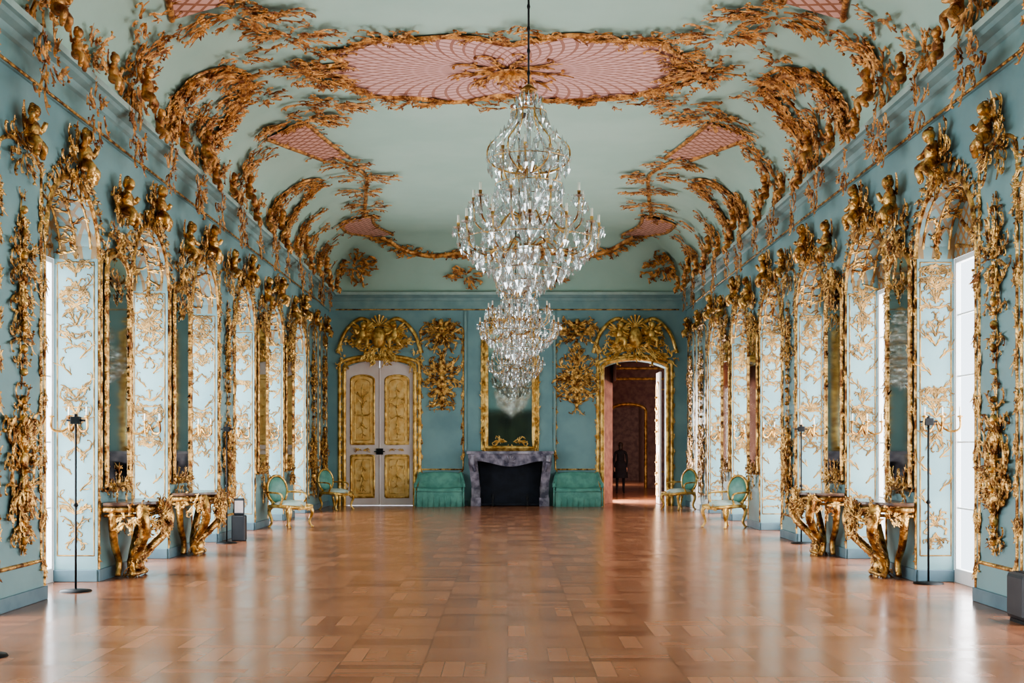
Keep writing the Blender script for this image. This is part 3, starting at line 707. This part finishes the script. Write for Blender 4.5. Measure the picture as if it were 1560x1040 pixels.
# ---------------------------------------------------------------- console tables
def console(s,yc,seed):
    e=empty('gilded_console_table'); rng=random.Random(seed)
    M=lambda u,v,w:(s*(HW-.03-max(w,0)),yc+u,v)
    f=lambda u:.5*max(0,1-abs(u/.64)**3.5)**.5*(1-.06*cos(u*14))
    g=Geo(); us=[-.64*cos(pi*i/28) for i in range(29)]; pts=[(u,f(u)+.02) for u in us]
    vs=[];n=len(pts)
    for z in (.86,.875,.9,.905):
        k={.86:.97,.875:1,.9:1,.905:.97}[z]
        vs+=[M(u*k,z,w*k) for u,w in pts]
    fs=[(j*n+i,j*n+i+1,(j+1)*n+i+1,(j+1)*n+i) for j in range(3) for i in range(n-1)]+[tuple(range(n)),tuple(range(3*n,4*n))]
    g.add(vs,fs); g.obj('marble_top',[M_MARB2],e)
    g=Geo()
    T=lambda P,r:tube(g,[(p[0],p[2],p[1]) for p in smoothpath(P,5)],r,M,0,8)
    T([(u*.93,f(u)*.92+.01,.82) for u in us[::2]],.035)
    T([(u*.9,f(u)*.88+.01,.75) for u in us[::2]],.02)
    for q in (-1,1):
        T([(q*.46,.4,.84),(q*.54,.46,.7),(q*.46,.45,.52),(q*.28,.32,.34),(q*.16,.2,.2),(q*.2,.22,.08),(q*.26,.26,.03)],lambda t:.07-.035*t)
        T([(q*.4,.42,.8),(q*.34,.46,.66),(q*.38,.44,.56)],lambda t:.035-.02*t)
        T([(q*.5,.1,.84),(q*.54,.1,.66),(q*.4,.08,.4),(q*.24,.08,.2),(q*.28,.08,.03)],lambda t:.055-.02*t)
        T([(q*.18,.22,.2),(0,.28,.26),(-q*.0,.26,.24)],.03)
        MA=lambda u,v,w,q=q:M(q*(.46+.06*sin((v-.3)*5)-(max(0,.55-v))*.7)+u,v,(.42 if v>.5 else .42-(.5-v)*.7)+w)
        for i in range(34):
            spray(g,rng.uniform(-.06,.06),.1+i*.021,rng.uniform(0,2*pi),.22,MA,rng,rng.choice((-1,1)),.03,0,5,1.1)
    MF=lambda u,v,w:M(u,v,f(u)*.92+.02+w)
    cluster(g,0,.7,.45,.18,30,MF,rng,.02,0,.24,True,1.0); shell(g,0,.68,.13,MF,.03,0,pi,pi)
    for q in (-1,1):
        MX=lambda u,v,w:M(q*(.56+w*.3),v,.28+u); cluster(g,0,.72,.16,.12,12,MX,rng,.01,0,.18,False,1.2)
    MS=lambda u,v,w:M(u,v,.22+w); cluster(g,0,.24,.18,.2,18,MS,rng,0,0,.22,True,1.1)
    ell(g,0,.12,0,.1,.1,.08,MS); T([(-.26,.24,.03),(0,.3,.05),(.26,.24,.03)],.025)
    g.obj('carved_base',[M_GOLD],e,True)
for s in (-1,1):
    for k in (0,1): console(s,(far(k)+far(k+1)-OW[s])/2,400+k+s)

# ---------------------------------------------------------------- stands and small objects
def stand(x,y,h=1.85):
    e=empty('iron_floor_stand',(x,y,0)); g=Geo()
    lathe(g,[(0,.03),(.04,.03),(.16,.015),(.17,.0)],0,0,0,20); tube(g,[(0,0,.02),(0,0,h)],.012)
    lathe(g,[(.012,0),(.03,.02),(.012,.05)],0,0,0,10,.9)
    g.obj('pole',[M_IRON],e,True); g=Geo()
    g.box(-.05,.05,-.035,.035,h-.06,h+.02); tube(g,[(-.1,0,h-.02),(.1,0,h-.02)],.012); tube(g,[(0,0,h),(0,0,h+.05)],.02)
    g.obj('head',[M_IRON],e,False,.005)
stand(-4.62,13.35); stand(-4.5,20.0); stand(4.76,14.1); stand(4.7,19.95); stand(-3.86,9.2)
e=empty('climate_monitor',(-4.42,20.55,0)); g=Geo(); g.box(-.11,.11,-.1,.1,0,.42); g.box(-.09,.09,-.02,.02,.42,.7); g.obj('case',[M_GREY],e,False,.02)
g=Geo(); g.box(-.07,.07,-.025,-.021,.46,.66); g.obj('label',[M_WHITE],e)
e=empty('air_humidifier',(4.56,10.95,0)); g=Geo(); g.box(-.11,.13,-.2,.2,.03,.44); g.obj('case',[M_GREY],e,False,.04)
g=Geo(); g.box(-.08,.1,-.17,.17,0,.03)
for i in range(6): g.box(-.06,.08,-.15+i*.055,-.13+i*.055,.44,.446)
g.obj('grille',[M_IRON],e)

# ---------------------------------------------------------------- chandeliers
def chandelier_meshes():
    rng=random.Random(11); G=Geo(); C=Geo(); W=Geo()
    def drop(x,y,z,l,r):
        a=rng.uniform(0,pi); vs=[(x,y,z)]+[(x+r*cos(a+j*pi/2),y+r*sin(a+j*pi/2),z-l*.62) for j in range(4)]+[(x,y,z-l)]
        C.add(vs,[(0,1,2),(0,2,3),(0,3,4),(0,4,1),(5,2,1),(5,3,2),(5,4,3),(5,1,4)])
    def chain(p,q,sag,n,r=.009):
        for i in range(n+1):
            t=i/n; x=p[0]+(q[0]-p[0])*t; y=p[1]+(q[1]-p[1])*t; z=p[2]+(q[2]-p[2])*t-sag*4*t*(1-t)
            drop(x,y,z+r,2.4*r,r)
    P=lambda r,a,z:(r*cos(a),r*sin(a),z)
    tube(G,[(0,0,-.62),(0,0,1.2)],.012)
    lathe(C,[(.0,-.66),(.05,-.62),(.07,-.55),(.02,-.5),(.05,-.4),(.1,-.32),(.11,-.26),(.04,-.2),(.03,-.05),(.07,.05),(.08,.12),(.03,.2),(.03,.4),(.06,.5),(.06,.56),(.02,.65),(.02,.8),(.05,.86),(.02,.95),(0,.98)],0,0,0,12)
    lathe(G,[(.02,-.3),(.1,-.28),(.11,-.25),(.02,-.22)],0,0,0,16); lathe(G,[(.02,1.12),(.06,1.13),(.08,1.15),(.02,1.2)],0,0,0,12)
    tiers=[(12,.63,-.26,-.1,0),(9,.5,-.02,.14,.2),(7,.27,.4,.56,.1)]
    for n,R,zb,zt,off in tiers:
        for i in range(n):
            a=2*pi*i/n+off
            pts=smoothpath([P(.05,a,zb),P(R*.35,a,zb+.06),P(R*.65,a,zb-.1),P(R*.95,a,zb-.02),P(R,a,zt)],5)
            tube(G,pts,.008,ID,0,5)
            pts=smoothpath([P(.06,a+.1,zb+.1),P(R*.4,a+.1,zb+.34),P(R*.62,a+.1,zb+.22),P(R*.55,a+.1,zb+.14)],4); tube(C,pts,.01,ID,0,5)
            x,y,_=P(R,a,0)
            lathe(G,[(.008,0),(.025,.01),(.035,.02),(.012,.025),(.016,.06)],x,y,0,8,zt)
            lathe(C,[(.012,0),(.045,.012),(.055,.025)],x,y,0,10,zt-.005)
            lathe(W,[(.0,.13),(.011,.13),(.011,.04)],x,y,0,6,zt)
            for j in range(6): 
                b=2*pi*j/6; drop(x+.048*cos(b),y+.048*sin(b),zt+.01,.085,.014)
            drop(x,y,zt-.03,.15,.024)
            for j in range(4):
                t=.3+.18*j; drop(R*t*cos(a),R*t*sin(a),zb-.02,rng.uniform(.08,.14),.018)
            drop(.55*R*cos(a+.1),.55*R*sin(a+.1),zb+.14,.13,.022)
            a2=a+2*pi/n; chain(P(R,a,zt),P(R,a2,zt),.1,10)
            chain(P(R,a,zt+.02),P(R*.3,a,zt+.3),.08,10)
    for i in range(12):
        a=2*pi*i/12
        prof=[(.08,1.1),(.12,1.04),(.15,.96),(.18,.86),(.25,.78),(.34,.68),(.37,.56),(.33,.42),(.26,.32)]
        for r,z in prof: drop(*P(r,a,z+.03),.1,.018)
        pts=smoothpath([P(.04,a,.4),P(.2,a,.42),P(.35,a,.5),P(.36,a,.64),P(.24,a,.76),P(.11,a,.92),P(.13,a,1.08)],4); tube(C if i%2 else G,pts,.008,ID,0,5)
        chain(P(.36,a,.62),P(.36,a+2*pi/12,.62),.08,7)
        chain(P(.6,a,-.3),P(.4,a,-.5),-.02,7,.012); chain(P(.4,a,-.46),P(.08,a,-.6),.02,7,.012)
        drop(*P(.5,a,-.28),.15,.027); drop(*P(.36,a,-.38),.17,.028); drop(*P(.2,a,-.48),.16,.026)
    for R,z,n in ((.6,-.2,30),(.46,-.34,26),(.3,-.46,18),(.14,-.56,9),(.36,.52,18),(.16,.95,9),(.3,.3,16)):
        for i in range(n): drop(*P(R,2*pi*i/n,z),.13,.02)
        tube(G,[P(R,2*pi*i/24,z) for i in range(25)],.004,ID,0,4)
    for i in range(150):
        z=rng.uniform(-.45,.3); r=.6*(1-abs((z+.05)/.55)**2)**.5*rng.uniform(.3,.98)
        drop(*P(r,rng.uniform(0,2*pi),z),rng.uniform(.06,.13),.018)
    drop(0,0,-.64,.14,.04)
    return [G,C,W]
parts=chandelier_meshes(); ZCH=3.6; CHX=.19
defs=[]
for gi,(gg,nm,mt) in enumerate(zip(parts,('gilt_frame','crystals','candles'),(M_GOLD,M_CRYS,M_WAX))):
    o=gg.obj(nm,[mt],None,gi!=1); defs.append((nm,o.data)); bpy.data.objects.remove(o)
for y in (11.2,20.1,29.0):
    e=empty('crystal_chandelier',(CHX,y,ZCH))
    for nm,me in defs: linkcopy(me,nm,e)
    g=Geo(); tube(g,[(0,0,1.15),(0,0,H-ZCH-.02)],.01)
    for i in range(10): ell(g,0,0,1.3+i*.2,.016,.016,.03,ID,0,6,4)
    lathe(g,[(.02,-.12),(.05,-.08),(.12,-.03),(.14,0)],0,0,0,14,H-ZCH); g.obj('suspension_rod',[M_IRON],e,True)

# ---------------------------------------------------------------- visitor (seen in the far room)
def person(x,y):
    e=empty('standing_visitor',(x,y,0))
    V=[(0,0,.92),(0,0,1.08),(0,-.01,1.25),(0,0,1.38),(0,.01,1.46),(.09,0,.86),(.1,.01,.48),(.1,.03,.08),(.11,-.09,.03),(-.09,0,.86),(-.11,.02,.48),(-.12,.03,.08),(-.13,-.09,.03),
       (.17,0,1.36),(.22,.02,1.1),(.2,-.05,.88),(-.17,0,1.36),(-.22,.02,1.1),(-.2,-.05,.88)]
    R=[.15,.125,.15,.1,.05,.1,.065,.045,.04,.1,.065,.045,.04,.065,.048,.033,.065,.048,.033]
    E=[(0,1),(1,2),(2,3),(3,4),(0,5),(5,6),(6,7),(7,8),(0,9),(9,10),(10,11),(11,12),(3,13),(13,14),(14,15),(3,16),(16,17),(17,18)]
    me=bpy.data.meshes.new('body'); me.from_pydata(V,E,[]); o=bpy.data.objects.new('body',me); scene.collection.objects.link(o); o.parent=e
    me.materials.append(M_COAT)
    o.modifiers.new('skin','SKIN')
    if me.skin_vertices:
        for i,sv in enumerate(me.skin_vertices[0].data): sv.radius=(R[i],R[i]*.8); sv.use_root=(i==0)
    ss=o.modifiers.new('sub','SUBSURF'); ss.levels=1; ss.render_levels=2
    g=Geo(); vs=[];n=16
    for z,r in ((1.08,.15),(.9,.2),(.7,.22),(.52,.24)):
        for j in range(n): vs.append((r*1.05*cos(2*pi*j/n),r*.8*sin(2*pi*j/n),z))
    g.add(vs,[(i*n+j,i*n+(j+1)%n,(i+1)*n+(j+1)%n,(i+1)*n+j) for i in range(3) for j in range(n)]); g.obj('coat',[M_COAT],e,True)
    g=Geo(); ell(g,0,0,1.57,.075,.095,.115,ID,0,16,12); ell(g,0,.095,1.56,.014,.02,.02); 
    for q in (-1,1): ell(g,q*.076,0,1.57,.012,.02,.03); ell(g,q*.03,.085,1.585,.012,.01,.008)
    ell(g,0,.088,1.515,.024,.01,.008); tube(g,[(0,0,1.42),(0,0,1.5)],.05)
    for q in (-1,1):
        ell(g,q*.2,-.06,.82,.022,.04,.05)
        for f in range(4): tube(g,smoothpath([(q*.2,-.085+f*.018,.79),(q*.2,-.09+f*.018,.75),(q*.195,-.08+f*.018,.71+.008*abs(f-1.5))],2),.008,ID,0,6)
        tube(g,[(q*.19,-.02,.83),(q*.18,.0,.79),(q*.18,-.01,.76)],.009,ID,0,6)
    g.obj('head_and_hands',[M_SKIN],e,True)
    g=Geo(); ell(g,0,-.018,1.6,.086,.1,.105,ID,0,16,10); ell(g,0,-.06,1.52,.07,.05,.1,ID,0,12,8); g.obj('hair',[M_HAIR],e,True)
person(3.72,41.0)

# ---------------------------------------------------------------- camera
c=bpy.data.cameras.new('camera'); co=bpy.data.objects.new('camera',c); scene.collection.objects.link(co)
co.location=(0,0,1.55); co.rotation_euler=(pi/2,0,0); c.sensor_width=36; c.lens=1900/1560*36
c.shift_x=7/1560; c.shift_y=160/1560; c.clip_end=200
scene.camera=co
print('verts',sum(len(o.data.vertices) for o in scene.objects if o.type=='MESH'))
